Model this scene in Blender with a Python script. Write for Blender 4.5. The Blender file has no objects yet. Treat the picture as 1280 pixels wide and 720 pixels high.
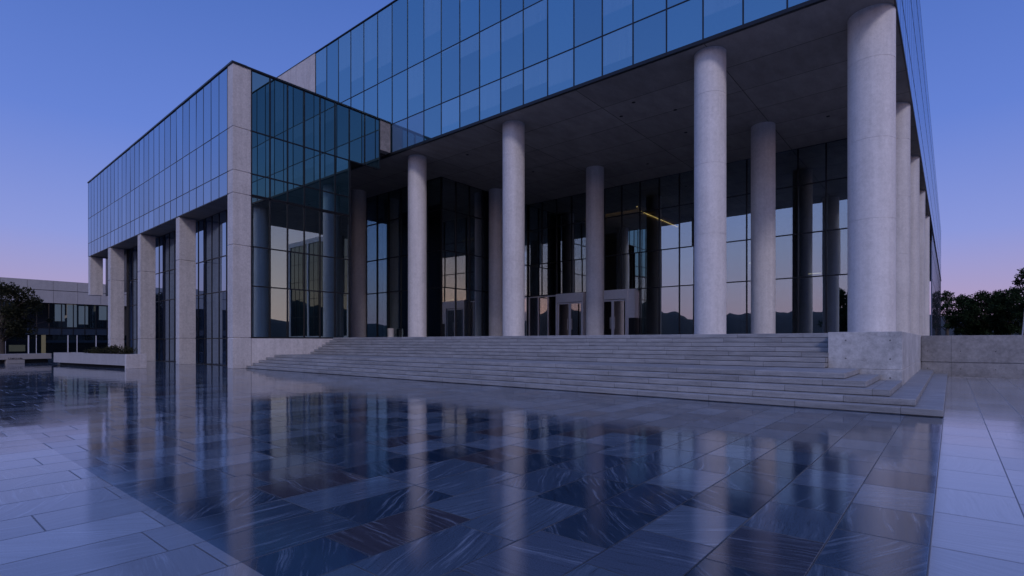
import bpy, math, random
from mathutils import Vector, Matrix, Euler
R = random.Random(11)
scene = bpy.context.scene
COL = scene.collection
PI = math.pi

# ------------------------------------------------------------------ helpers
WLOC = {}


class MB:
    """collects polygons and builds them as one mesh object"""
    def __init__(self):
        self.v, self.f, self.m, self.s = [], [], [], []

    def box(self, x0, x1, y0, y1, z0, z1, m=0, W=None):
        b = len(self.v)
        for z in (z0, z1):
            for x, y in ((x0, y0), (x1, y0), (x1, y1), (x0, y1)):
                self.v.append(W(x, y, z) if W else (x, y, z))
        for q in ((0, 3, 2, 1), (4, 5, 6, 7), (0, 1, 5, 4), (1, 2, 6, 5), (2, 3, 7, 6), (3, 0, 4, 7)):
            self.f.append(tuple(b + i for i in (q if not (W and W is WING) else q[::-1])))
            self.m.append(m); self.s.append(False)
        return self

    def loft(self, rings, m=0, smooth=False, cap=True):
        b, n = len(self.v), len(rings[0])
        for r in rings:
            self.v.extend(r)
        for i in range(len(rings) - 1):
            for k in range(n):
                self.f.append((b + i * n + k, b + i * n + (k + 1) % n, b + (i + 1) * n + (k + 1) % n, b + (i + 1) * n + k))
                self.m.append(m); self.s.append(smooth)
        if cap:
            self.f.append(tuple(b + k for k in range(n))[::-1]); self.m.append(m); self.s.append(False)
            t = b + (len(rings) - 1) * n
            self.f.append(tuple(t + k for k in range(n))); self.m.append(m); self.s.append(False)
        return self

    def round(self, cx, cy, prof, seg=48, m=0, smooth=True):
        return self.loft([[(cx + r * math.cos(2 * PI * k / seg), cy + r * math.sin(2 * PI * k / seg), z) for k in range(seg)]
                          for r, z in prof], m, smooth)

    def tube(self, pts, rad, seg=8, m=0):
        rings = []
        for i, p in enumerate(pts):
            p = Vector(p)
            a = Vector(pts[max(i - 1, 0)]); c = Vector(pts[min(i + 1, len(pts) - 1)])
            t = (c - a).normalized()
            u = t.cross(Vector((0.31, 0.95, 0.1))).normalized(); w = t.cross(u)
            rings.append([tuple(p + (u * math.cos(2 * PI * k / seg) + w * math.sin(2 * PI * k / seg)) * rad[i]) for k in range(seg)])
        return self.loft(rings, m, True)

    def quad(self, a, b, c, d, m=0):
        i = len(self.v); self.v.extend((a, b, c, d)); self.f.append((i, i + 1, i + 2, i + 3)); self.m.append(m); self.s.append(False)
        return self

    def build(self, name, mats, parent=None, at=None, bevel=0.0):
        if not isinstance(mats, (list, tuple)):
            mats = [mats]
        o0 = Vector(at) if at is not None else (WLOC[parent.name] if parent else Vector((0, 0, 0)))
        me = bpy.data.meshes.new(name)
        me.from_pydata([tuple(Vector(v) - o0) for v in self.v], [], self.f)
        for mt in mats:
            me.materials.append(mt)
        me.polygons.foreach_set('material_index', self.m)
        me.polygons.foreach_set('use_smooth', self.s)
        me.update()
        me.set_sharp_from_angle(angle=math.radians(28))
        o = bpy.data.objects.new(name, me)
        COL.objects.link(o)
        put(o, parent, o0)
        if bevel:
            b = o.modifiers.new('edge', 'BEVEL'); b.width = bevel; b.segments = 2; b.limit_method = 'ANGLE'
        return o


def put(o, parent, world):
    o.parent = parent
    o.location = Vector(world) - (WLOC[parent.name] if parent else Vector((0, 0, 0)))
    WLOC[o.name] = Vector(world)


def tag(o, label=None, cat=None, group=None, kind=None):
    for k, v in (('label', label), ('category', cat), ('group', group), ('kind', kind)):
        if v:
            o[k] = v
    return o


def thing(name, label, cat, loc, group=None):
    o = bpy.data.objects.new(name, None)
    COL.objects.link(o)
    o.empty_display_size = .3
    put(o, None, loc)
    return tag(o, label, cat, group)


# wing frame: the side wing stands about one degree off the main front
WA = math.atan2(.69, 34.25)
WC = (-30.754, 12.776)


def WING(u, v, z):
    return (WC[0] - math.cos(WA) * u + math.sin(WA) * v, WC[1] + math.sin(WA) * u + math.cos(WA) * v, z)


# ------------------------------------------------------------------ materials
def new_mat(name):
    m = bpy.data.materials.new(name)
    m.use_nodes = True
    nt = m.node_tree
    nt.nodes.clear()
    out = nt.nodes.new('ShaderNodeOutputMaterial')
    return m, nt, out


class G:
    def __init__(s, nt):
        s.nt = nt

    def n(s, typ, **k):
        nd = s.nt.nodes.new('ShaderNode' + typ)
        for a, b in k.items():
            if a.startswith('_'):
                setattr(nd, a[1:], b)
            else:
                s.set(nd.inputs[int(a[1:]) if a[0] == 'i' and a[1:].isdigit() else a.replace('__', ' ')], b)
        return nd

    def set(s, sock, b):
        if isinstance(b, bpy.types.NodeSocket):
            s.nt.links.new(b, sock)
        elif isinstance(b, bpy.types.Node):
            s.nt.links.new(b.outputs[0], sock)
        else:
            if isinstance(b, tuple) and len(b) == 3 and sock.type == 'RGBA':
                b = b + (1,)
            sock.default_value = b

    def math(s, op, a, b=0.0, c=None, clamp=False):
        nd = s.n('Math', _operation=op, _use_clamp=clamp, i0=a, i1=b)
        if c is not None:
            s.set(nd.inputs[2], c)
        return nd.outputs[0]

    def mix(s, fac, a, b, mode='MIX'):
        nd = s.nt.nodes.new('ShaderNodeMix'); nd.data_type = 'RGBA'; nd.blend_type = mode
        s.set(nd.inputs[0], fac); s.set(nd.inputs[6], a); s.set(nd.inputs[7], b)
        return nd.outputs[2]

    def ramp(s, fac, stops, interp='LINEAR'):
        nd = s.n('ValToRGB', i0=fac)
        e = nd.color_ramp.elements
        nd.color_ramp.interpolation = interp
        while len(e) < len(stops):
            e.new(.5)
        for i, (p, c) in enumerate(stops):
            e[i].position = p
            e[i].color = tuple(c) + (1,) if len(c) == 3 else c
        return nd.outputs[0]

    def pos(s):
        return s.n('NewGeometry').outputs['Position']

    def noise(s, vec, scale, detail=4, rough=.5):
        return s.n('TexNoise', Vector=vec, Scale=scale, Detail=detail, Roughness=rough).outputs[0]

    def map(s, vec, scale=(1, 1, 1), loc=(0, 0, 0), rot=(0, 0, 0)):
        return s.n('Mapping', Vector=vec, Scale=scale, Location=loc, Rotation=rot).outputs[0]


def concrete(name, base=(.36, .34, .33), contrast=.35, speck=.5, rough=.75, streak=.25, ties=None, seam=None):
    m, nt, out = new_mat(name); g = G(nt)
    p = g.pos()
    rnd = g.n('ObjectInfo').outputs['Random']
    off = g.n('VectorMath', _operation='ADD', i0=p, i1=g.n('CombineXYZ', X=g.math('MULTIPLY', rnd, 37.), Y=g.math('MULTIPLY', rnd, 13.)).outputs[0]).outputs[0]
    big = g.noise(off, .55, 5, .6)
    mid = g.noise(off, 3.5, 6, .65)
    fine = g.math('ADD', g.math('MULTIPLY', g.noise(off, 9, 3, .75), .6), g.math('MULTIPLY', g.noise(off, 34, 2, .7), .4))
    st = g.noise(g.map(off, (3.2, 3.2, .12)), 1.0, 4, .6)
    f = g.math('ADD', g.math('MULTIPLY', g.math('SUBTRACT', big, .5), contrast), g.math('MULTIPLY', g.math('SUBTRACT', mid, .5), contrast * .9))
    f = g.math('ADD', f, g.math('MULTIPLY', g.math('SUBTRACT', fine, .5), speck))
    f = g.math('ADD', f, g.math('MULTIPLY', g.math('SUBTRACT', st, .5), streak))
    f = g.math('ADD', f, g.math('MULTIPLY', g.math('SUBTRACT', rnd, .5), .12))
    f = g.math('ADD', f, 1.0)
    col = g.n('VectorMath', _operation='SCALE', i0=base, Scale=f).outputs[0]
    # pits
    pit = g.n('TexVoronoi', Vector=off, Scale=14.0).outputs['Distance']
    pm = g.math('MULTIPLY', g.math('LESS_THAN', pit, .10), g.math('GREATER_THAN', mid, .5))
    col = g.mix(g.math('MULTIPLY', pm, .5), col, tuple(c * .45 for c in base))
    if ties:
        sx = g.n('SeparateXYZ', i0=p)
        def fr(v, per, o):
            a = g.math('SUBTRACT', v, o)
            k = g.math('ROUND', g.math('DIVIDE', a, per))
            return g.math('SUBTRACT', a, g.math('MULTIPLY', k, per))
        dx = fr(sx.outputs[0], ties[0], ties[1]); dz = fr(sx.outputs[2], ties[2], ties[3])
        d = g.math('SQRT', g.math('ADD', g.math('MULTIPLY', dx, dx), g.math('MULTIPLY', dz, dz)))
        t = g.math('LESS_THAN', d, .022)
        col = g.mix(g.math('MULTIPLY', t, .8), col, (.05, .05, .05))
        if seam:
            dj = g.math('LESS_THAN', g.math('ABSOLUTE', fr(sx.outputs[0], seam[0], seam[1])), .008)
            col = g.mix(g.math('MULTIPLY', dj, .7), col, (.07, .07, .07))
    bmp = g.n('Bump', Strength=.35, Distance=.01, Height=g.math('ADD', fine, g.math('MULTIPLY', mid, .6)))
    b = g.n('BsdfPrincipled', Base__Color=col, Roughness=rough, Normal=bmp)
    nt.links.new(b.outputs[0], out.inputs[0])
    return m


def plain(name, col, rough=.5, metal=0.0, vary=.2, scale=6.0, emit=None, estr=0.0):
    m, nt, out = new_mat(name); g = G(nt)
    nz = g.noise(g.pos(), scale, 5, .6)
    f = g.math('ADD', 1 - vary * .5, g.math('MULTIPLY', nz, vary))
    c = g.n('VectorMath', _operation='SCALE', i0=col, Scale=f).outputs[0]
    b = g.n('BsdfPrincipled', Base__Color=c, Roughness=rough, Metallic=metal)
    if emit:
        g.set(b.inputs['Emission Color'], emit); b.inputs['Emission Strength'].default_value = estr
    nt.links.new(b.outputs[0], out.inputs[0])
    return m


def glass(name, r0, tint, body, see=None, wave=.0012, spread=.5, rough=.0, blind=None):
    """coated facade glass: mirror layer over a dark pane (body) or over a see-through one (see)"""
    m, nt, out = new_mat(name); g = G(nt)
    rnd = g.n('ObjectInfo').outputs['Random']
    p = g.pos()
    w = g.n('TexNoise', Vector=p, Scale=.9, Detail=2.0)
    nv = g.n('VectorMath', _operation='SCALE', i0=g.n('VectorMath', _operation='SUBTRACT', i0=w.outputs[1], i1=(.5, .5, .5)).outputs[0], Scale=wave).outputs[0]
    nrm = g.n('VectorMath', _operation='NORMALIZE', i0=g.n('VectorMath', _operation='ADD', i0=g.n('NewGeometry').outputs['Normal'], i1=nv).outputs[0]).outputs[0]
    lw = g.n('LayerWeight', Blend=.5).outputs['Facing']
    fr = g.math('ADD', r0, g.math('MULTIPLY', g.math('POWER', lw, 4.0), .92 - r0))
    fr = g.math('MULTIPLY', fr, g.math('ADD', 1 - .06, g.math('MULTIPLY', rnd, .12)), clamp=True)
    gl = g.n('BsdfGlossy', Color=tint, Roughness=rough, Normal=nrm)
    if see:
        bk = g.n('BsdfTransparent', Color=see)
    else:
        c = g.n('VectorMath', _operation='SCALE', i0=body, Scale=g.math('ADD', 1 - spread * .5, g.math('MULTIPLY', rnd, spread))).outputs[0]
        if blind:      # roller blinds drawn to a different height behind each pane
            gz = g.n('SeparateXYZ', i0=g.n('TexCoord').outputs['Generated']).outputs[2]
            r2 = g.math('FRACT', g.math('MULTIPLY', rnd, 17.3))
            mk = g.math('GREATER_THAN', gz, g.math('ADD', .15, g.math('MULTIPLY', r2, 1.3)))
            fold = g.noise(g.map(p, (9, 9, .15)), 1.0, 3, .6)
            c = g.mix(mk, c, g.n('VectorMath', _operation='SCALE', i0=blind, Scale=g.math('ADD', .6, g.math('MULTIPLY', fold, .8))).outputs[0])
        bk = g.n('BsdfDiffuse', Color=c)
    mx = g.n('MixShader', i0=fr)
    nt.links.new(bk.outputs[0], mx.inputs[1]); nt.links.new(gl.outputs[0], mx.inputs[2])
    nt.links.new(mx.outputs[0], out.inputs[0])
    return m


def paving(name):
    m, nt, out = new_mat(name); g = G(nt)
    p = g.pos()
    sx = g.n('SeparateXYZ', i0=p)
    # courses run along Y, .6 m wide, slabs about 1.2 m long with staggered joints
    course = g.math('FLOOR', g.math('DIVIDE', g.math('ADD', sx.outputs[0], .12), .6))
    cr = g.n('TexWhiteNoise', _noise_dimensions='1D', W=course).outputs[0]
    yy = g.math('ADD', sx.outputs[1], g.math('MULTIPLY', cr, 7.3))
    wob = g.math('MULTIPLY', g.math('ADD', g.math('MULTIPLY', cr, .35), .82), 1.0)
    yl = g.math('DIVIDE', yy, wob)
    slab = g.math('FLOOR', yl)
    idv = g.n('CombineXYZ', X=course, Y=slab, Z=0.0).outputs[0]
    wn = g.n('TexWhiteNoise', _noise_dimensions='3D', Vector=idv)
    r1 = wn.outputs[0]; rc = wn.outputs[1]
    rs = g.n('SeparateXYZ', i0=rc)
    # joints
    fx = g.math('SUBTRACT', g.math('DIVIDE', g.math('ADD', sx.outputs[0], .12), .6), course)
    ex = g.math('MULTIPLY', g.math('MINIMUM', fx, g.math('SUBTRACT', 1.0, fx)), .6)
    fy = g.math('SUBTRACT', yl, slab)
    ey = g.math('MULTIPLY', g.math('MINIMUM', fy, g.math('SUBTRACT', 1.0, fy)), wob)
    ed = g.math('MINIMUM', ex, ey)
    joint = g.math('SUBTRACT', 1.0, g.n('MapRange', Value=ed, From__Min=.003, From__Max=.008).outputs[0], clamp=True)
    # veins: each slab has its own grain direction and its own piece of stone
    ang = g.math('MULTIPLY', rs.outputs[0], 6.28)
    rot = g.n('VectorRotate', _rotation_type='Z_AXIS', Vector=p, Angle=ang).outputs[0]
    pv = g.n('VectorMath', _operation='ADD', i0=rot, i1=g.n('VectorMath', _operation='SCALE', i0=rc, Scale=41.0).outputs[0]).outputs[0]
    warp = g.n('TexNoise', Vector=pv, Scale=1.3, Detail=3.0).outputs[1]
    pw = g.n('VectorMath', _operation='ADD', i0=pv, i1=g.n('VectorMath', _operation='SCALE', i0=warp, Scale=.16).outputs[0]).outputs[0]
    grain = g.noise(g.map(pw, (1.5, 30, 1)), 1.0, 8, .72)
    broad = g.noise(g.map(pw, (1.0, 6, 1)), 1.0, 4, .6)
    speck = g.noise(p, 90, 3, .8)
    tone = g.ramp(r1, [(0, (.012, .026, .055)), (.18, (.032, .058, .098)), (.38, (.060, .092, .142)), (.535, (.052, .046, .06)), (.57, (.022, .042, .085)),
                       (.74, (.078, .115, .17)), (.93, (.12, .16, .22)), (1, (.055, .08, .13))])
    vein = g.math('MULTIPLY', g.n('MapRange', Value=grain, From__Min=.50, From__Max=.72).outputs[0],
                  g.n('MapRange', Value=broad, From__Min=.46, From__Max=.60).outputs[0])
    col = g.mix(g.math('MULTIPLY', vein, .55), tone, (.42, .50, .62))
    col = g.mix(g.math('MULTIPLY', g.n('MapRange', Value=grain, From__Min=.46, From__Max=.3).outputs[0], .55), col, (.014, .016, .02))
    col = g.n('VectorMath', _operation='SCALE', i0=col, Scale=g.math('ADD', .2, g.math('MULTIPLY', speck, 1.6))).outputs[0]
    # pale border course along the foot of the stair and beyond it
    border = g.math('MULTIPLY', g.math('GREATER_THAN', sx.outputs[0], -.12), g.math('LESS_THAN', sx.outputs[0], .48))
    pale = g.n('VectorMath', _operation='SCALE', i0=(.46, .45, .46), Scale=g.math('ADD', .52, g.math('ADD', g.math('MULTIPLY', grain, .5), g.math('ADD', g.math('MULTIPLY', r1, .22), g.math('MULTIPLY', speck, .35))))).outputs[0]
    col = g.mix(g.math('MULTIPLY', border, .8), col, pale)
    side = g.math('MAXIMUM', g.math('GREATER_THAN', sx.outputs[0], .48), g.math('MULTIPLY', g.math('LESS_THAN', sx.outputs[1], 1.6), .5))      # paler right of the border and, half as strong, in the near foreground
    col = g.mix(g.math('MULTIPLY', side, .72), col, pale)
    col = g.mix(g.math('MULTIPLY', joint, .85), col, (.012, .012, .014))
    # every slab is bedded a hair out of level
    t1 = g.n('VectorMath', _operation='SCALE', i0=g.n('VectorMath', _operation='SUBTRACT', i0=rc, i1=(.5, .5, .5)).outputs[0], Scale=.006).outputs[0]
    ripple = g.n('TexNoise', Vector=p, Scale=2.6, Detail=3.0).outputs[1]
    t2 = g.n('VectorMath', _operation='SCALE', i0=g.n('VectorMath', _operation='SUBTRACT', i0=ripple, i1=(.5, .5, .5)).outputs[0], Scale=.006).outputs[0]
    nv = g.n('VectorMath', _operation='ADD', i0=(0, 0, 1), i1=g.n('VectorMath', _operation='ADD', i0=t1, i1=t2).outputs[0]).outputs[0]
    nv = g.n('VectorMath', _operation='MULTIPLY', i0=nv, i1=(1, 1, 1)).outputs[0]
    nn = g.n('VectorMath', _operation='NORMALIZE', i0=nv).outputs[0]
    bmp = g.n('Bump', Strength=.22, Distance=.004, Normal=nn,
              Height=g.math('SUBTRACT', g.math('MULTIPLY', g.math('ADD', grain, g.math('MULTIPLY', speck, .5)), .35), g.math('MULTIPLY', joint, 1.5)))
    wet = g.noise(p, .35, 4, .6)
    rg = g.math('ADD', .006, g.math('MULTIPLY', r1, .018))
    rg = g.math('ADD', rg, g.math('MULTIPLY', g.n('MapRange', Value=wet, From__Min=.5, From__Max=.75).outputs[0], .02))
    rg = g.math('ADD', rg, g.math('MULTIPLY', joint, .35))
    rg = g.math('ADD', rg, g.math('MULTIPLY', g.math('MAXIMUM', border, side), .07))
    b = g.n('BsdfPrincipled', Base__Color=col, Roughness=rg, IOR=g.math('ADD', 1.74, g.math('MULTIPLY', g.math('MAXIMUM', border, side), .4)), Normal=bmp)
    nt.links.new(b.outputs[0], out.inputs[0])
    return m


def step_stone(name):
    m, nt, out = new_mat(name); g = G(nt)
    p = g.pos()
    rnd = g.n('ObjectInfo').outputs['Random']
    sx = g.n('SeparateXYZ', i0=p)
    L = g.math('ADD', 1.7, g.math('MULTIPLY', rnd, .5))
    xx = g.math('DIVIDE', g.math('ADD', sx.outputs[0], g.math('MULTIPLY', rnd, 9.0)), L)
    k = g.math('FLOOR', xx)
    fx = g.math('SUBTRACT', xx, k)
    jd = g.math('MULTIPLY', g.math('MINIMUM', fx, g.math('SUBTRACT', 1.0, fx)), L)
    joint = g.math('LESS_THAN', jd, .006)
    wn = g.n('TexWhiteNoise', _noise_dimensions='3D', Vector=g.n('CombineXYZ', X=k, Y=g.math('MULTIPLY', rnd, 100.), Z=0.0).outputs[0])
    pv = g.n('VectorMath', _operation='ADD', i0=p, i1=g.n('VectorMath', _operation='SCALE', i0=wn.outputs[1], Scale=23.0).outputs[0]).outputs[0]
    gr = g.noise(g.map(pv, (1.1, 5, 9)), 1.0, 6, .65)
    sp = g.noise(p, 70, 3, .7)
    st = g.noise(g.map(pv, (2.2, 2.2, .4)), 1.0, 4, .6)
    f = g.math('ADD', .74, g.math('MULTIPLY', wn.outputs[0], .17))
    f = g.math('ADD', f, g.math('MULTIPLY', g.math('SUBTRACT', gr, .5), 1.1))
    f = g.math('ADD', f, g.math('MULTIPLY', g.math('SUBTRACT', sp, .5), .9))
    f = g.math('ADD', f, g.math('MULTIPLY', g.math('SUBTRACT', st, .5), .35))
    col = g.n('VectorMath', _operation='SCALE', i0=(.34, .34, .355), Scale=f).outputs[0]
    col = g.mix(g.math('MULTIPLY', joint, .75), col, (.03, .03, .03))
    bmp = g.n('Bump', Strength=.4, Distance=.008, Height=g.math('ADD', sp, g.math('MULTIPLY', gr, .8)))
    b = g.n('BsdfPrincipled', Base__Color=col, Roughness=g.math('ADD', .42, g.math('MULTIPLY', gr, .25)), Normal=bmp)
    nt.links.new(b.outputs[0], out.inputs[0])
    return m


def soffit_mat(name):
    m, nt, out = new_mat(name); g = G(nt)
    p = g.pos()
    br = g.n('TexBrick', _offset=.0, Vector=g.map(p, (1, 1, 1), (1.7, -23.62, 0)), Color1=(.9, .9, .9), Color2=(1.1, 1.1, 1.1), Mortar=(.22, .22, .22), Scale=1.0,
             Mortar__Size=.022, Brick__Width=6.8, Row__Height=2.9)
    nz = g.noise(g.map(p, (1, .4, 1)), 1.6, 6, .65)
    col = g.mix(1.0, br.outputs[0], g.n('VectorMath', _operation='SCALE', i0=(.27, .25, .235), Scale=g.math('ADD', .5, g.math('MULTIPLY', nz, 1.0))).outputs[0], 'MULTIPLY')
    b = g.n('BsdfPrincipled', Base__Color=col, Roughness=.65)
    nt.links.new(b.outputs[0], out.inputs[0])
    return m


def foliage(name, a, b_):
    m, nt, out = new_mat(name); g = G(nt)
    nz = g.noise(g.pos(), 1.1, 4, .6)
    col = g.ramp(nz, [(.3, a), (.7, b_)])
    d = g.n('BsdfDiffuse', Color=col); t = g.n('BsdfTranslucent', Color=col)
    mx = g.n('MixShader', i0=.3)
    nt.links.new(d.outputs[0], mx.inputs[1]); nt.links.new(t.outputs[0], mx.inputs[2])
    nt.links.new(mx.outputs[0], out.inputs[0])
    return m


CONC = concrete('pier concrete', (.57, .54, .54), .40, 1.1, streak=.45)
COLC = concrete('column concrete', (.64, .61, .61), .34, .7, streak=.45)
BLKC = concrete('board marked concrete', (.44, .43, .43), 1.0, 1.3, ties=(1.05, -2.35, .52, 1.02))
RETC = concrete('retaining wall concrete', (.26, .25, .255), 1.1, 1.3, ties=(1.1, .3, .75, .35), seam=(2.4, .0))
LOWC = concrete('cladding concrete', (.40, .385, .39), .25, .6)
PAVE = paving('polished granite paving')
STEP = step_stone('step granite')
SOFF = soffit_mat('soffit panels')
DARK = plain('dark anodised metal', (.022, .024, .03), .4, .6)
STEEL = plain('satin aluminium', (.82, .81, .86), .34, .25)
COREM = plain('dark interior lining', (.035, .034, .036), .8)
WOODI = plain('brown interior panelling', (.45, .32, .17), .6)
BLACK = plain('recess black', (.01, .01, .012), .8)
G_MAIN = glass('blue facade glass', .45, (.40, .66, .82), (.02, .07, .11), spread=1.1, blind=(.09, .155, .205))
G_WING = glass('wing facade glass', .52, (.52, .67, .86), (.02, .03, .06))
G_EAST = glass('side facade glass', .66, (.85, .92, 1.0), (.02, .03, .06))
G_END = glass('teal end glass', .46, (.42, .72, .80), (.004, .016, .024))
G_LOB = glass('lobby glass', .38, (.80, .92, 1.0), None, see=(.60, .64, .62))
G_LOBT = glass('green tinted lobby glass', .30, (.80, .94, .98), None, see=(.55, .68, .68))
G_DOOR = glass('door glass', .42, (.95, .92, .95), None, see=(.6, .6, .6))
G_LOW = glass('low building glass', .14, (.7, .9, 1.0), (.006, .010, .014))
G_GOLD = glass('reflective low building glass', .85, (1, .98, .95), (.01, .012, .014))
BLIND = plain('pale green blind', (.20, .27, .26), .8)
GLOW = plain('cove light', (1, .8, .4), .5, emit=(1, .68, .25), estr=1.8)
GLOW2 = plain('ceiling lamp', (1, .9, .7), .5, emit=(1, .85, .6), estr=1.2)
LEAF = foliage('dark leaves', (.018, .032, .018), (.05, .08, .04))
LEAF2 = foliage('brown green leaves', (.022, .026, .016), (.06, .06, .035))
BARK = plain('bark', (.08, .065, .055), .9)
SOIL = plain('soil', (.03, .025, .02), .95)
WHITE = plain('pale painted metal', (.6, .6, .65), .5)

# ------------------------------------------------------------------ ground and setting
ZL = 1.772
RS = ZL / 12
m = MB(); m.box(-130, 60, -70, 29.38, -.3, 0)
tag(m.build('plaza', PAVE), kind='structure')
gm = plain('earth', (.05, .05, .045), .95, scale=.3)
m = MB(); S = 64
ring = [(1500 * math.cos(2 * PI * k / S), 1500 * math.sin(2 * PI * k / S), -.06) for k in range(S)]
m.v.extend(ring); m.f.append(tuple(range(S))); m.m.append(0); m.s.append(False)
tag(m.build('ground', gm), kind='structure')
m = MB(); m.box(-2.79, 260, 29.72, 420, -.05, 1.70)
tag(m.build('terrace', plain('terrace paving', (.12, .12, .12), .8)), kind='structure')


def hills():
    mb = MB(); n = 900
    rr = random.Random(5)
    ph = [rr.uniform(0, 6.28) for _ in range(12)]
    rings = []
    for r, s in ((470, 0), (560, .72), (640, 1.0), (900, .2)):
        row = []
        for k in range(n):
            a = 2 * PI * k / n
            hh = 30 + 5 * math.sin(3 * a + ph[0]) + 5 * math.sin(7 * a + ph[1]) + 4 * math.sin(13 * a + ph[2]) + 2.0 * math.sin(29 * a + ph[3]) + 1.3 * math.sin(61 * a + ph[4]) + .9 * math.sin(143 * a + ph[5]) + rr.uniform(-.7, .9) * (s > .9)
            hh = max(hh, 6) * (1.2 - .5 * math.sin(a))
            d = math.atan2(math.sin(a - 2.947), math.cos(a - 2.947))      # the hill seen past the low building
            hh = hh + 17 * math.exp(-(d / .05) ** 2)
            row.append((r * math.cos(a), r * math.sin(a), hh * s - .1))
        rings.append(row)
    mb.loft(rings, 0, True, cap=False)
    return mb


tag(hills().build('hills', plain('wooded hillside', (.018, .022, .022), .95, scale=.05, vary=1.2)), kind='structure')

# ------------------------------------------------------------------ entrance staircase
st = thing('entrance_staircase', 'broad granite staircase rising from the plaza to the columned portico', 'staircase', (-16, 13.5, 0))
XR = [-.12, -.57, -1.03, -1.51, -2.0] + [-2.795] * 7
YS = [13.5, 13.85, 14.2, 14.62, 15.12, 17.4, 17.66, 17.92, 18.18, 18.44, 18.70, 18.96]
for k in range(12):
    x0 = -30.74 if k else -32.6 + 1.87
    y1 = 29.36 if k < 2 else (17.93 if k < 5 else 20.0)
    m = MB(); m.box(x0, XR[k], YS[k], y1, k * RS + .016, (k + 1) * RS); m.box(x0 + .01, XR[k] - .03, YS[k] + .03, y1 - .01, k * RS, k * RS + .016)
    m.build('step', STEP, st, bevel=.012)
m = MB(); m.box(-62, -2.80, 19.2, 80, 1.35, ZL - .002)
m.build('landing', STEP, st)

b = thing('stair_block', 'pale concrete block ending the stairs under the corner column', 'concrete block', (-1.9, 23, 0))
m = MB()
x0, x1, y0, y1 = -2.79, -1.03, 17.94, 29.36


def sq(x0, x1, y0, y1, prof):
    return [[(x0 + i, y0 + i, z), (x1 - i, y0 + i, z), (x1 - i, y1 - i, z), (x0 + i, y1 - i, z)] for i, z in prof]


def notched(zs, z0, z1, w=.012, dp=.014):
    p = [(0, z0)]
    for z in zs:
        p += [(0, z - w), (dp, z - w * .6), (dp, z + w * .6), (0, z + w)]
    return p + [(0, z1)]


m.loft(sq(x0, x1, y0, y1, notched([.72], .2954, ZL + .012)))
m.build('block_body', BLKC, b, bevel=.012)

rw = thing('retaining_wall', 'long low concrete wall with tie holes right of the stair block', 'wall', (10, 29.5, 0))
m = MB(); m.loft(sq(-1.02, 70, 29.38, 29.70, notched([.62], 0, ZL, .02, .03)))
m.build('wall_body', RETC, rw, bevel=.01)
m = MB(); m.box(-.1, 70, 29.25, 29.375, .0, .035)
m.build('footing', RETC, rw)

# ------------------------------------------------------------------ the glass building
B = thing('office_building', 'glass and concrete building with round columns carrying its upper floors', 'building', (-30, 40, 0))
ZS, ZR, YF, XE = 14.815, 25.6, 23.60, -30.754


def column(x, y, r, z0=ZL - .004):
    prof = [(r, z0)]
    for z in (6.4, 9.6, 12.8):
        prof += [(r, z - .05), (r, z - .010), (r - .010, z - .006), (r - .010, z + .006), (r, z + .010), (r, z + .05)]
    prof += [(r, ZS + .01)]
    m = MB(); m.round(x, y, prof, 64)
    return m.build('column', COLC, B)


for x, y, r in ((-2.52, 26.05, .82), (-8.6, 24.75, .70), (-20.68, 25.1, .68), (-29.75, 25.15, .67), (-40.5, 27.5, .68),
                (-8.95, 35.1, .69), (-21.1, 35.45, .69), (-30.85, 35.0, .64),
                (-2.52, 37.1, .76), (-2.52, 48.1, .76), (-2.52, 59.2, .76), (-2.52, 71.2, .76)):
    column(x, y, r)

# upper storeys
m = MB(); m.box(-48.2, -1.95, 23.75, 149.8, ZS + .10, ZR - .02)
m.build('upper_floors', COREM, B)
m = MB(); m.box(-48.3, -1.715, 23.54, 150, ZR, ZR + .07)
m.build('roof_cap', DARK, B)
m = MB(); m.box(-48.3, -1.72, 23.70, 80, ZS, ZS + .09)
m.build('soffit', SOFF, B)
m = MB(); m.box(-48.3, -1.66, 23.52, 23.698, ZS - .03, ZS + .13); m.box(-1.718, -1.66, 23.70, 150, ZS - .03, ZS + .13)
m.build('fascia', DARK, B)
m = MB()
for k in range(7):
    m.box(-41.9 - (k + 1) * .92, -41.9 - k * .92 - .012, 23.56, 23.74, ZS + .13, ZR)
m.box(-41.888, -40.9, 23.56, 23.74, ZS + .13, ZR)
m.box(-48.3, -48.2, 23.75, 149, ZS, ZR)
m.build('concrete_panel', CONC, B)

MEMO = {}


def window(name, mat, parent, center, w, h, axis='y', rz=0.0, t=.024, jit=.0016):
    key = (name, round(w, 3), round(h, 3), axis, mat.name)
    if key not in MEMO:
        m = MB()
        if axis == 'y':
            m.box(-w / 2, w / 2, -t / 2, t / 2, -h / 2, h / 2)
        else:
            m.box(-t / 2, t / 2, -w / 2, w / 2, -h / 2, h / 2)
        o = m.build(name, mat, None, at=(0, 0, 0))
        MEMO[key] = o.data
    else:
        o = bpy.data.objects.new(name, MEMO[key]); COL.objects.link(o)
    put(o, parent, center)
    o.rotation_euler = (R.gauss(0, jit), R.gauss(0, jit), rz + R.gauss(0, jit))
    return o


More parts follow.
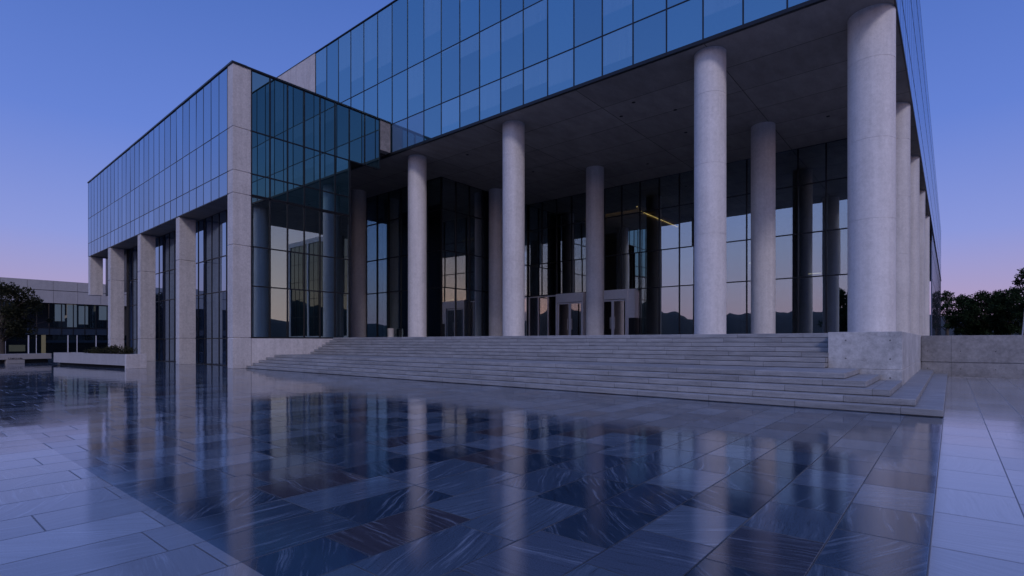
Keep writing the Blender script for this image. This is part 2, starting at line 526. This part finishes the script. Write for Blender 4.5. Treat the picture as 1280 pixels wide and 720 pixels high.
def grid(name, parent, us, zs, bar, dep, mat, glassmat, wname, P, axis, rz=0.0, skip=(), off=.0, jit=.0016):
    """a bar grid (one mesh) whose openings hold windows of their own; P maps (u, depth, z) to the world"""
    m = MB()
    W = P
    for i, u in enumerate(us):
        zz = [(zs[j], zs[j + 1]) for j in range(len(zs) - 1) if (i, j) not in skip or (i - 1, j) not in skip]
        zz = [(zs[j], zs[j + 1]) for j in range(len(zs) - 1) if not (((i, j) in skip or i == len(us) - 1) and ((i - 1, j) in skip or i == 0))]
        if not zz:
            continue
        # join runs
        a = zz[0][0]; e = zz[0][1]
        runs = []
        for z0, z1 in zz[1:]:
            if abs(z0 - e) < 1e-6:
                e = z1
            else:
                runs.append((a, e)); a, e = z0, z1
        runs.append((a, e))
        for z0, z1 in runs:
            m.box(u - bar / 2, u + bar / 2, -dep * .45, dep * .55, z0, z1, 0, W)
    for j, z in enumerate(zs):
        for i in range(len(us) - 1):
            if ((i, j) in skip or j == len(zs) - 1) and ((i, j - 1) in skip or j == 0):
                continue
            a, c = min(us[i], us[i + 1]), max(us[i], us[i + 1])
            m.box(a + bar / 2, c - bar / 2, -dep * .40, dep * .50, z - bar * .45, z + bar * .45, 0, W)
    g = m.build(name, mat, parent)
    for i in range(len(us) - 1):
        for j in range(len(zs) - 1):
            if (i, j) in skip:
                continue
            uc = (us[i] + us[i + 1]) / 2; zc = (zs[j] + zs[j + 1]) / 2
            c = P(uc, off, zc)
            window(wname, glassmat, g, c, abs(us[i + 1] - us[i]) - bar * .7, zs[j + 1] - zs[j] - bar * .6, axis, rz, jit=jit)
    return g


def front(Y):
    return lambda u, d, z: (u, Y + d, z)


def sidep(X, sgn=1):
    return lambda u, d, z: (X - sgn * d, u, z)


def lin(a, b, n):
    return [a + (b - a) * k / n for k in range(n + 1)]


grid('main_facade', B, lin(-40.87, -1.70, 23), [14.96, 17.0, 20.38, 25.58], .06, .08, DARK, G_MAIN, 'upper_window', front(23.62), 'y')

G_SKYPAINT = glass('glass with painted sky reflection', .26, (.45, .70, .85), (.10, .19, .34), spread=.25)  # lighter blue body paints a bright sky reflection into these panes
SKYPAINT_ROW = {}
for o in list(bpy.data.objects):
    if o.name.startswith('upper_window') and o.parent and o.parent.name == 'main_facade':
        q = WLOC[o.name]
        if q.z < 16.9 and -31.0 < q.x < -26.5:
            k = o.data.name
            if k not in SKYPAINT_ROW:
                SKYPAINT_ROW[k] = o.data.copy(); SKYPAINT_ROW[k].materials[0] = G_SKYPAINT
            o.data = SKYPAINT_ROW[k]

# long side facade, seen edge on: glass skin with joint ribs
m = MB()
m.box(-1.86, -1.72, 23.70, 149.9, ZS + .13, ZR, 0)
for z in (17.0, 20.38, 23.4):
    m.box(-1.72, -1.712, 23.72, 149.9, z - .03, z + .03, 1)
for k in range(1, 74):
    y = 23.7 + 1.7 * k
    m.box(-1.72, -1.7175, y - .012, y + .012, ZS + .14, ZR - .01, 1)
m.build('side_facade', [G_EAST, DARK], B)
m = MB()
m.box(-1.86, -1.74, 80, 149.9, 1.6, ZS, 0)
for k in range(0, 41):
    y = 80.05 + 1.7 * k
    m.box(-1.74, -1.732, y - .03, y + .03, 1.6, ZS, 1)
for z in (5.85, 8.9, 12.2):
    m.box(-1.74, -1.73, 80, 149.9, z - .03, z + .03, 1)
m.build('lower_side_facade', [G_EAST, DARK], B)

# lobby shell (dark room behind the glass)
m = MB()
m.box(-31.5, -4.6, 62, 62.2, ZL, ZS)
m.box(-4.72, -4.6, 40.75, 79.9, ZL, ZS)
m.box(-48, -31.9, 36.2, 36.4, ZL, ZS)
m.box(-31.95, -31.8, 40.8, 62, ZL, ZS)
m.box(-31.5, -4.8, 40.9, 61.9, ZS - .35, ZS - .02)
m.box(-48, -31.9, 29.5, 36.1, ZS - .35, ZS - .02)
m.build('lobby_wall', COREM, B)
m = MB(); m.box(-26.5, -20.95, 42.6, 51.0, ZL, 13.4)
m.build('lobby_core', WOODI, B)
m = MB(); m.box(-20.93, -20.87, 42.62, 51.0, 12.89, 12.93)
m.build('cove_light', GLOW, B)
m = MB(); m.box(-26.4, -20.96, 42.32, 42.38, 13.2, 13.26)
m.build('cove_light', GLOW, B)  # added strip, hidden by the lip, to brighten the core's front wall
m = MB(); m.box(-26.5, -20.95, 42.10, 42.16, 12.98, 13.5); m.box(-26.5, -20.95, 42.165, 42.595, 13.4, 13.5)
m.build('added_cove_lip', COREM, B)  # added lip that hides the second strip
for x, y, z in ((-13.2, 47, 8.1), (-9.6, 52, 7.4), (-27.5, 46, 7.4)):
    m = MB(); m.box(x, x + 1.0, y, y + .16, z, z + .05); m.build('ceiling_lamp', GLOW2, B)
m = MB(); m.box(-13.4, -12.9, 46.0, 46.3, ZL, 9.2)
m.build('lobby_partition', plain('olive lit partition', (.2, .19, .1), .7), B)  # olive colour stands in for warm light on this edge

# rear lobby glazing with the two entrances left open in it
us = lin(-31.7, -4.75, 16)
zs = [ZL, 5.92, 8.93, 12.25, ZS - .005]
grid('lobby_glazing', B, us, zs, .085, .16, DARK, G_LOB, 'lobby_window', front(40.7), 'y', skip=[(i, 0) for i in range(0, 7)], jit=.0012)

us2 = lin(29.3, 40.6, 7)
grid('vestibule_side_glazing', B, us2, zs, .085, .16, DARK, G_LOB, 'vestibule_window', sidep(-31.7), 'x', jit=.0012)
us3 = lin(-50.4, -31.7, 11)
grid('vestibule_front_glazing', B, us3, zs, .085, .16, DARK, G_LOBT, 'vestibule_window', front(29.3), 'y', jit=.0012)


def portal(x0, x1, yf, depth, ret):
    """steel entrance box with a header and two glazed door leaves"""
    m = MB()
    m.box(x0, x1, yf, yf + depth, 5.10, 5.90)
    o = m.build('entrance_portal', STEEL, B, bevel=.01)
    for xa, xb in ((x0, x0 + .16), (x1 - .16, x1)):
        m = MB(); m.box(xa, xb, yf + .002, yf + depth, ZL, 5.098); m.build('door_post', STEEL, o)
    if ret:
        m = MB(); m.box(x1 + .003, x1 + .05, yf + .05, yf + 1.0, ZL, 5.88); m.box(x1 + .055, x1 + .60, yf + .06, yf + .9, 3.5, 5.88); m.box(x1 + .055, x1 + .60, yf + .10, yf + .9, ZL, 3.48, 1)
        m.build('return_panel', [STEEL, DARK], o)
    mid = (x0 + x1) / 2
    for xa, xb in ((x0 + .18, mid - .01), (mid + .01, x1 - .18)):
        m = MB()
        y = yf + .12
        fr = .11
        m.box(xa, xa + fr, y, y + .06, ZL + .02, 5.06, 0); m.box(xb - fr, xb, y, y + .06, ZL + .02, 5.06, 0)
        m.box(xa + fr, xb - fr, y + .001, y + .059, ZL + .02, ZL + .22, 0); m.box(xa + fr, xb - fr, y + .001, y + .059, 4.94, 5.06, 0)
        m.box(xa + fr, xb - fr, y + .025, y + .035, ZL + .22, 4.94, 1)
        hx = xb - .2 if xa < mid - .1 and xb <= mid else xa + .2
        m.tube([(hx, y - .05, 2.6), (hx, y - .05, 3.6)], [.02, .02], 8, 0)
        m.box(hx - .012, hx + .012, y - .05, y + .002, 2.68, 2.71, 0); m.box(hx - .012, hx + .012, y - .05, y + .002, 3.49, 3.52, 0)
        m.build('door_leaf', [STEEL, G_DOOR], o)
    return o


portal(-28.1, -25.15, 40.2, .9, False)
portal(-23.6, -20.7, 40.0, 1.1, True)
m = MB()
for x in (-31.55, -30.45, -29.3, -28.25):
    m.box(x - .05, x + .05, 40.64, 40.76, ZL, 5.85)
m.box(-31.5, -28.3, 40.66, 40.74, 5.75, 5.85)
o = m.build('side_door_frame', STEEL, B)
m = MB(); m.box(-25.1, -23.65, 40.66, 40.74, 5.75, 5.85); m.box(-24.4, -24.3, 40.64, 40.76, ZL, 5.75)
m.build('side_door_frame', STEEL, B)
for a, c in ((-31.5, -30.5), (-30.4, -29.35), (-29.25, -28.3), (-25.1, -24.4), (-24.3, -23.65), (-20.15, -19.95)):
    window('side_door_glass', G_DOOR, o, ((a + c) / 2, 40.7, (ZL + 5.75) / 2), c - a, 5.7 - ZL)

# downlights in the soffit
for x, y in ((-13.6, 27.0), (-15.0, 28.2), (-12.2, 29.4), (-26.5, 27.0), (-13.0, 33.0), (-17.5, 37.0), (-25.2, 33.0), (-5.6, 36.0)):
    m = MB(); m.round(x, y, [(.08, ZS - .012), (.10, ZS - .010), (.10, ZS + .01)], 20)
    m.build('downlight', BLACK, B)

# ---- side wing
def wing_profile(u0, u1, v0, v1, zs, z0, z1):
    rings = []
    for i, z in notched(zs, z0, z1, .024, .035):
        rings.append([WING(u1 - i, v0 + i, z), WING(u0 + i, v0 + i, z), WING(u0 + i, v1 - i, z), WING(u1 - i, v1 - i, z)])
    return rings


ZB, ZW = 9.80, 17.02
m = MB(); m.loft(sq(-31.45, XE, 12.776, 13.78, notched([1.72, 6.93, 9.83, 11.1, 13.52], 0, ZW, .026, .035)))
m.build('corner_pier', CONC, B, bevel=.012)
for u0, u1, z0 in ((8.61, 9.24, 0), (17.2, 17.94, 0), (26.0, 26.84, 0), (33.5, 34.3, 6.05)):
    m = MB(); m.loft(wing_profile(u0, u1, 0.0, 1.0, [1.72, 6.93] if not z0 else [], z0, ZB - .03))
    m.build('pier', CONC, B, bevel=.012)
m = MB()
m.box(.75, 34.2, .16, 7.3, ZB + .12, ZW - .02, 0, WING)
m.box(.75, 34.2, 7.3, 10.7, ZS + .02, ZW - .02, 0, WING)
m.build('wing_floors', COREM, B)
m = MB(); m.box(.72, 34.3, .02, 1.5, ZB, ZB + .1, 0, WING); m.box(34.2, 34.3, .03, 10.7, ZB + .1, ZW - .02, 0, WING)
m.build('wing_soffit', SOFF, B)
m = MB(); m.box(-.06, 34.36, -.07, .75, ZW, ZW + .10, 0, WING)
m.box(XE - .6, XE + .05, 13.53, 23.55, ZW + .002, ZW + .102); m.box(-64.9, XE - .61, 13.6, 23.5, ZW - .02, ZW + .04)
m.build('wing_roof_cap', DARK, B)
wu = [.71] + [.71 + 1.198 * k for k in range(1, 29)]
grid('wing_facade', B, wu, [ZB + .02, 11.1, 13.52, ZW - .01], .06, .045, DARK, G_WING, 'wing_window', WING, 'y', rz=-WA)
# recessed wall behind the piers
ru = [.75 + 1.198 * k for k in range(0, 22)]
P_ = lambda u, d, z: WING(u, 1.35 + d, z)
grid('recessed_glazing', B, ru, [.02, 1.72, 4.7, 6.93, ZB - .01], .07, .10, DARK, G_WING, 'recess_window', P_, 'y', rz=-WA)
m = MB(); m.box(26.1, 34.2, 1.35, 1.45, 6.05, ZB - .01, 0, WING)
m.build('recess_wall', DARK, B)
m = MB(); m.box(.9, 26, 1.9, 2.0, 0, ZB - .02, 0, WING); m.box(26, 26.15, 1.2, 7.2, 0, ZB - .02, 0, WING); m.box(.9, 34, 7.2, 7.35, 6.05, ZB - .02, 0, WING)
m.build('wing_lining', COREM, B)

# end of the wing, facing the stairs
ys = [13.80, 14.88, 15.95, 17.02, 18.08, 19.14, 20.20]
grid('end_glazing', B, ys, [1.75, 4.69, 6.95, ZB], .075, .12, DARK, G_LOBT, 'end_window', sidep(XE - .05), 'x', jit=.0006)
ys2 = ys + [21.4, 22.62]
grid('upper_end_glazing', B, ys2, [ZB + .1, 11.1, 13.55, ZW - .01], .075, .12, DARK, G_END, 'upper_end_window', sidep(XE - .05), 'x',
     skip=[(6, 0), (6, 1), (7, 0), (7, 1)], jit=.0006)
m = MB(); m.box(XE - .6, XE, 22.66, 23.53, ZS + .14, ZW - .01)
m.build('end_panel', RETC, B)  # darker concrete puts the panel's shade into its colour
m = MB(); m.box(XE - .5, XE - .004, 13.80, 20.3, 0, 1.70)
m.box(XE - .5, XE - .03, 20.30, 20.34, 0, 1.70)
m.build('plinth', CONC, B)
# inside the wing hall
m = MB(); m.box(-57, -31.0, 20.3, 20.45, ZL, 13.4)
m.box(-57, -31.0, 14.9, 20.2, 1.5, ZL - .01)
m.box(-44.2, -44.0, 14.9, 20.2, ZL, ZB)
m.build('hall_wall', COREM, B)
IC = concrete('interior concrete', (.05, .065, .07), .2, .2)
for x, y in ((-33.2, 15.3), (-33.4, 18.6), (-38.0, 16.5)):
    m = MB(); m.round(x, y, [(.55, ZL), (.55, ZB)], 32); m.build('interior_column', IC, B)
m = MB(); m.box(-43.9, -39, 15.2, 15.4, ZL, 3.6)
m.build('hall_partition', plain('olive interior wall', (.12, .12, .06), .7), B)

# ------------------------------------------------------------------ low building on the left
L = thing('low_building', 'long two storey concrete and glass building beyond the tree', 'building', (-94, 10, 0))
XL = -90
lp = sidep(XL)
m = MB(); m.box(-112, XL - .4, -40, 40, 0, 9.3); m.build('building_core', COREM, L)
m = MB()
for k in range(20):
    y = -20 + k * 2.5
    m.box(-91, XL, y, y + 2.47, 8.22, 9.45); m.box(-91, XL + .12, y, y + 2.47, 6.55, 8.14)
m.box(-112, -91, -20, 30, 8.3, 9.42)
m.build('concrete_band', LOWC, L)
lw = [-19.5 + 1.218 * k for k in range(0, 34)]
gm_ = MB()
for y in lw:
    gm_.box(XL - .1, XL + .04, y - .05, y + .05, 2.4, 6.5)
gm_.box(XL - .1, XL + .03, -20, 22, 3.25, 3.36)
gw = gm_.build('window_frame', DARK, L)
for i in range(len(lw) - 1):
    y = (lw[i] + lw[i + 1]) / 2
    gold = 11.6 < y < 14.0
    window('upper_window', G_GOLD if gold else G_LOW, gw, (XL - .02, y, 4.92), 1.12, 3.1, 'x')
    window('spandrel', plain('spandrel', (.02, .035, .06), .3) if i == 0 else bpy.data.materials['spandrel'], gw, (XL - .02, y, 2.82), 1.12, .8, 'x')
for y, z0, z1 in ((15.65, 4.2, 6.4), (16.9, 3.45, 6.4), (18.1, 3.85, 6.3), (20.3, 4.5, 6.4), (21.5, 3.5, 6.4)):
    m = MB(); m.box(XL - .005, XL + .012, y - .5, y + .5, z0, z1); m.build('blind', BLIND, gw)
m = MB(); m.box(XL - .3, XL - .2, -20, 30, .1, 2.4); m.build('ground_floor_glazing', G_LOW, L)
for y, mt, w in ((10.35, LOWC, .3), (12.6, WHITE, .12), (13.35, WHITE, .06), (14.05, None, .42), (16.5, WHITE, .10), (17.45, WHITE, .08), (19.5, WHITE, .1)):
    m = MB(); m.box(XL - .15, XL - .05, y - w / 2, y + w / 2, 0, 2.4)
    m.build('post', mt or plain('ochre post', (.30, .26, .12), .7), L)
m = MB(); m.box(XL - .18, XL - .1, 10.8, 12.3, .3, 1.1); m.build('low_panel', plain('olive panel', (.10, .11, .06), .8), L)

# ------------------------------------------------------------------ unseen annex, added to block bright sky mirrored in the wing end
A_ = thing('added_annex', 'dark glass annex added out of view to block bright sky mirrored in the wing end', 'building', (33, 62, 1.7))
m = MB(); m.box(22.3, 44.0, 55.3, 72, 1.7, 20.9); m.build('annex_core', COREM, A_)
m = MB(); m.box(22.0, 44.3, 55.0, 72.3, 20.9, 21.8); m.box(22.0, 44.3, 55.0, 55.28, 1.7, 2.6)
for x in (22.0, 29.2, 36.5, 43.7):
    m.box(x, x + .6, 55.0, 55.28, 2.6, 20.9)
m.build('concrete_frame', CONC, A_)
for x0 in (22.6, 29.8, 37.1):
    x1 = x0 + 6.6
    grid('annex_glazing', A_, lin(x0, x1, 4), [2.62, 6.4, 10.0, 13.6, 17.2, 20.88], .09, .12, DARK, G_LOW, 'annex_window', front(55.18), 'y')

# ------------------------------------------------------------------ trees
def leaf(mb, c, s, rr, m=0):
    n = Vector((rr.gauss(0, 1), rr.gauss(0, 1), rr.gauss(0, 1) + .4)).normalized()
    t = n.orthogonal().normalized()
    t = (t * math.cos(rr.uniform(0, 6.28)) + n.cross(t) * math.sin(rr.uniform(0, 6.28))).normalized()
    w = n.cross(t)
    mb.quad(tuple(c - t * s), tuple(c - w * s * .45 + n * s * .1), tuple(c + t * s), tuple(c + w * s * .45 + n * s * .1), m)


def tree_mesh(h, spread, crown0, seed, nclump, nleaf, ls, clump_r, lean=0.0, round_=1.0):
    rr = random.Random(seed)
    tb, cb = MB(), MB()
    top = Vector((lean * h, 0, h * .72))
    tr = h * .022 + .05
    tb.tube([(0, 0, -.2), (lean * h * .2, .02, h * .2), (lean * h * .5, rr.uniform(-.1, .1), h * .45), tuple(top)], [tr * 1.3, tr, tr * .75, tr * .25], 10)
    for k in range(nclump):
        a = rr.uniform(0, 2 * PI); q = rr.random() ** .5
        zf = rr.random()
        prof = math.sin(PI * min(1, .12 + .86 * zf)) ** .6
        rad = spread * q * prof * rr.uniform(.75, 1.15)
        c = Vector((lean * h * .6 + rad * math.cos(a), rad * math.sin(a), crown0 + (h - crown0) * (zf * .94 + .02)))
        if k % 2 == 0:
            base = Vector((lean * h * .4, 0, max(h * .18, min(c.z * .62, h * .6))))
            midp = base.lerp(c, .55) + Vector((rr.uniform(-.2, .2), rr.uniform(-.2, .2), .15))
            tb.tube([tuple(base), tuple(midp), tuple(c)], [tr * .42, tr * .25, tr * .07], 6)
        cr = clump_r * rr.uniform(.55, 1.25)
        for _ in range(int(nleaf * (cr / clump_r) ** 2)):
            d = Vector((rr.gauss(0, 1), rr.gauss(0, 1), rr.gauss(0, .7)))
            d = d.normalized() * (rr.random() ** .45) * cr
            leaf(cb, c + d, ls * rr.uniform(.6, 1.3), rr)
    return tb, cb


PROTO = {}


def tree(kind, loc, label, group=None, rz=0.0, sc=1.0, name='broadleaf_tree'):
    t = thing(name, label, 'tree', loc, group)
    t.rotation_euler = (0, 0, rz); t.scale = (sc, sc, sc)
    if kind not in PROTO:
        pars, mat = KINDS[kind]
        tb, cb = tree_mesh(*pars)
        a = tb.build('trunk', BARK, None, at=(0, 0, 0)); c = cb.build('crown', mat, None, at=(0, 0, 0))
        PROTO[kind] = (a, c)
    else:
        a, c = (x.copy() for x in PROTO[kind])
        COL.objects.link(a); COL.objects.link(c)
    for x in (a, c):
        x.parent = t; x.location = (0, 0, 0)
    return t


KINDS = {
    'spreading': ((6.4, 3.2, 1.9, 3, 62, 120, .13, .62, .05), LEAF2),
    'dense': ((10.2, 3.5, 1.2, 7, 90, 95, .26, .95), LEAF),
    'airy': ((10.4, 2.2, 2.6, 9, 42, 60, .22, .70), LEAF),
    'tall': ((13.5, 2.6, 3.6, 12, 46, 85, .25, .85, .03), LEAF),
}
SY, CY, FP, HZ = math.sin(math.radians(39.657)), math.cos(math.radians(39.657)), 662.37, 427.257


def at(px, d, z=0.0):
    t = (px - 640) / FP
    return Vector((d * (-SY + CY * t), d * (CY + SY * t), z))


tree('spreading', (-71.0, 8.0, 0), 'dark spreading tree standing before the low concrete and glass building', sc=1.1)
TZ = 1.70
gt = 'dark trees beyond the retaining wall'
for kind, px, d, sc, rz, lab in (
        ('airy', 1184, 128, 1.15, .4, 'thin airy tree peeping out beside the far end of the glass facade'),
        ('dense', 1207, 112, .94, .0, 'dense round tree next to the airy one behind the wall'),
        ('dense', 1231, 96, .86, 1.7, 'dense dark tree in the middle of the row behind the wall'),
        ('airy', 1248, 90, .82, 2.2, 'slim tree whose single tuft pokes above its dense neighbours'),
        ('dense', 1262, 84, .80, 3.1, 'broad dense tree just before the tall tree at the frame edge'),
        ('tall', 1283, 78, .80, .9, 'tallest tree of the row, cut by the picture edge'),
        ('dense', 1306, 70, .74, 4.2, 'wide dense tree under the tallest tree of the row')):
    tree(kind, at(px, d, TZ), lab, gt, rz, sc)
# trees that stand behind the viewer and show as reflections in the lobby glass
for kind, loc, sc, rz, lab in (('dense', (-16.0, -40, 0), 1.15, .7, 'round tree on the far side of the plaza, mirrored in the lobby glass'),
                               ('tall', (-13.2, -44, 0), .95, 2.0, 'taller tree beside the mirrored round tree across the plaza')):
    tree(kind, loc, lab, None, rz, sc)

p0 = at(1277.5, 52, TZ); p1 = at(1281.5, 52, TZ)
t = thing('leaning_pole', 'pale slightly leaning pole rising behind the concrete wall', 'pole', p0)
m = MB(); m.tube([tuple(p0), tuple(p0.lerp(p1, .5) + Vector((0, 0, 1.5))), tuple(p1 + Vector((0, 0, 3.4)))], [.07, .06, .045], 12)
m.build('shaft', STEEL, t)
m = MB(); m.round(p0.x, p0.y, [(.2, TZ), (.2, TZ + .04), (.12, TZ + .08)], 20); m.build('base_plate', STEEL, t)

# ------------------------------------------------------------------ planter, shrubs, bench, bin
ang = math.atan2(1.46, 9.79)
pa = Vector((-45.08, 7.53, 0))
ed, nd = Vector((math.cos(ang), math.sin(ang), 0)), Vector((-math.sin(ang), math.cos(ang), 0))


def PL(u, v, z):
    q = pa + ed * u + nd * v
    return (q.x, q.y, z)


pt = thing('planter', 'long low concrete planter with shrubs beside the side wing piers', 'planter', (-40, 9, 0))
m = MB()
m.box(0, 9.72, 0, .12, .17, .80, 0, PL); m.box(0, 9.72, 0.9, 1.02, .17, .80, 0, PL); m.box(0, .12, .122, 0.898, .17, .80, 0, PL)
m.box(.122, 9.72, .122, 0.898, .17, .25, 0, PL)
m.build('trough', LOWC, pt)
m = MB(); m.box(9.722, 9.90, -.004, 1.024, 0, .805, 0, PL); m.build('end_slab', CONC, pt, bevel=.01)
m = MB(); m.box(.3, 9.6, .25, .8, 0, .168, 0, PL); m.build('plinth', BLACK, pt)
m = MB(); m.box(.124, 9.718, .124, 0.896, .6, .72, 0, PL); m.build('soil', SOIL, pt)
SHRUB = []
for i, (u, hgt, lab) in enumerate(((4.6, .30, 'lowest shrub at the thin end of the planter row'), (5.6, .36, 'small shrub second from the thin end of the planter row'),
                                   (6.6, .42, 'middle shrub of the planter row'), (7.7, .52, 'tallest bushy shrub in the concrete planter'),
                                   (8.7, .40, 'shrub beside the pale end slab of the planter'))):
    c = PL(u, .5, .72)
    s_ = thing('shrub', lab, 'shrub', c, 'shrubs in the concrete planter')
    rr = random.Random(40 + i)
    fm, sm = MB(), MB()
    for _ in range(16):
        q = Vector(c) + Vector((rr.uniform(-.5, .5), rr.uniform(-.28, .28), hgt * rr.uniform(.25, .95)))
        sm.tube([c, tuple(q)], [.012, .005], 5)
        for _ in range(34):
            leaf(fm, q + Vector((rr.gauss(0, .13), rr.gauss(0, .13), rr.gauss(0, .08))), .055 * rr.uniform(.7, 1.3), rr)
    fm.build('foliage', LEAF2, s_); sm.build('stem', BARK, s_)

ba = Vector((-47.6, -1.0, 0)); bd = (Vector((-50.35, 8.3, 0)) - ba).normalized(); bn = Vector((-bd.y, bd.x, 0))


def BN(u, v, z):
    q = ba + bd * u + bn * v
    return (q.x, q.y, z)


bl = (Vector((-50.35, 8.3, 0)) - ba).length
bt = thing('concrete_bench', 'long pale concrete bench slab left of the planter', 'bench', (-49, 4, 0))
m = MB(); m.box(0, bl, 0, .7, .28, .66, 0, BN); m.build('seat', LOWC, bt, bevel=.012)
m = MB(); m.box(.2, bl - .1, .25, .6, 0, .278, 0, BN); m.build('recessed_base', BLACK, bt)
ub = 7.1
m = MB(); m.box(ub, ub + 1.0, -.05, .24, 0, .26, 0, BN); m.build('support', LOWC, bt, bevel=.01)
m = MB(); rr = random.Random(2)
x = ub + .12
for k in range(9):
    w = rr.uniform(.05, .085)
    m.box(x, x + .018, -.012, -.001, .31, .31 + rr.uniform(.06, .13), 0, BN)
    m.box(x + .02, x + w, -.012, -.001, .31 + rr.choice((0, .03, .05)), .325 + rr.choice((0, .03, .05)), 0, BN)
    x += w + .02
m.build('lettering', DARK, bt)

t = thing('litter_bin', 'small pale litter bin by the dark glass between two columns', 'bin', (-37.6, 28.8, ZL))
m = MB(); m.round(-37.6, 28.8, [(.24, ZL), (.27, ZL + .05), (.29, ZL + .85), (.30, ZL + .88), (.26, ZL + .9)], 24); m.build('bin_body', WHITE, t)
m = MB(); m.round(-37.6, 28.8, [(.255, ZL + .895), (.255, ZL + .905)], 24); m.build('opening', BLACK, t)

# ------------------------------------------------------------------ sky, sun, camera
w = bpy.data.worlds.new('World'); scene.world = w
w.use_nodes = True
nt = w.node_tree; nt.nodes.clear(); g = G(nt)
SUN_EL, SUN_AZ = math.radians(16), math.radians(-2)      # azimuth of the afterglow measured from +X towards +Y
LA, LE = math.radians(-42), math.radians(36)      # the lamp stands for the bright south-eastern dusk sky
sd = Vector((math.cos(LA) * math.cos(LE), math.sin(LA) * math.cos(LE), math.sin(LE)))
d = g.n('TexCoord').outputs['Generated']
s3 = g.n('SeparateXYZ', i0=d)
z = s3.outputs[2]
zc = g.math('MAXIMUM', z, 0.0)
ZEN = (.095, .165, .53)
base = g.ramp(zc, [(0, (.41, .275, .45)), (.06, (.345, .285, .53)), (.16, (.20, .255, .66)), (.32, (.095, .18, .61)), (.55, (.045, .12, .46)), (1, ZEN)])
glow = g.ramp(zc, [(0, (.86, .57, .52)), (.05, (.78, .55, .55)), (.14, (.60, .47, .54)), (.30, (.27, .31, .60)), (.55, (.10, .18, .54)), (1, ZEN)])
south = g.ramp(zc, [(0, (.57, .37, .49)), (.05, (.49, .37, .54)), (.15, (.38, .40, .68)), (.32, (.22, .36, .84)), (.55, (.13, .26, .72)), (1, ZEN)])
fs = g.n('MapRange', _interpolation_type='SMOOTHSTEP', Value=g.math('MULTIPLY', s3.outputs[1], -1.0), From__Min=-.15, From__Max=.6).outputs[0]
az = g.n('VectorMath', _operation='DOT_PRODUCT', i0=d, i1=(math.cos(SUN_AZ), math.sin(SUN_AZ), 0)).outputs['Value']
fa = g.n('MapRange', _interpolation_type='SMOOTHSTEP', Value=az, From__Min=.4, From__Max=1.0).outputs[0]
skyc = g.mix(fa, g.mix(fs, base, south), glow)
sky = g.n('TexSky', _sky_type='NISHITA', _sun_disc=False, _sun_elevation=math.radians(1.0), _sun_rotation=math.radians(90) - LA)
bg1 = g.n('Background', Color=skyc, Strength=1.0)
bg2 = g.n('Background', Color=sky.outputs[0], Strength=.05)
ad = g.n('AddShader'); nt.links.new(bg1.outputs[0], ad.inputs[0]); nt.links.new(bg2.outputs[0], ad.inputs[1])
o = nt.nodes.new('ShaderNodeOutputWorld'); nt.links.new(ad.outputs[0], o.inputs[0])

sl = bpy.data.lights.new('Sun', 'SUN'); sl.energy = .80; sl.angle = math.radians(10); sl.color = (1, .91, .97)
so = bpy.data.objects.new('sun', sl); COL.objects.link(so)
so.rotation_euler = (-sd).to_track_quat('-Z', 'Y').to_euler()

cam = bpy.data.cameras.new('Camera'); co = bpy.data.objects.new('camera', cam); COL.objects.link(co)
cam.sensor_width = 36; cam.lens = FP / 1280 * 36
cam.shift_y = (HZ - 360) / 1280
cam.clip_start = .05; cam.clip_end = 4000
co.location = (0, 0, 1.5); co.rotation_euler = (PI / 2, 0, math.radians(39.657))
scene.camera = co
vs = scene.view_settings
vs.view_transform = 'Standard'; vs.look = 'None'; vs.exposure = 0; vs.gamma = 1; vs.use_curve_mapping = False
cy = scene.cycles
cy.use_denoising = True
cy.max_bounces = 8; cy.glossy_bounces = 6; cy.transparent_max_bounces = 12; cy.diffuse_bounces = 3
cy.caustics_reflective = False; cy.caustics_refractive = False
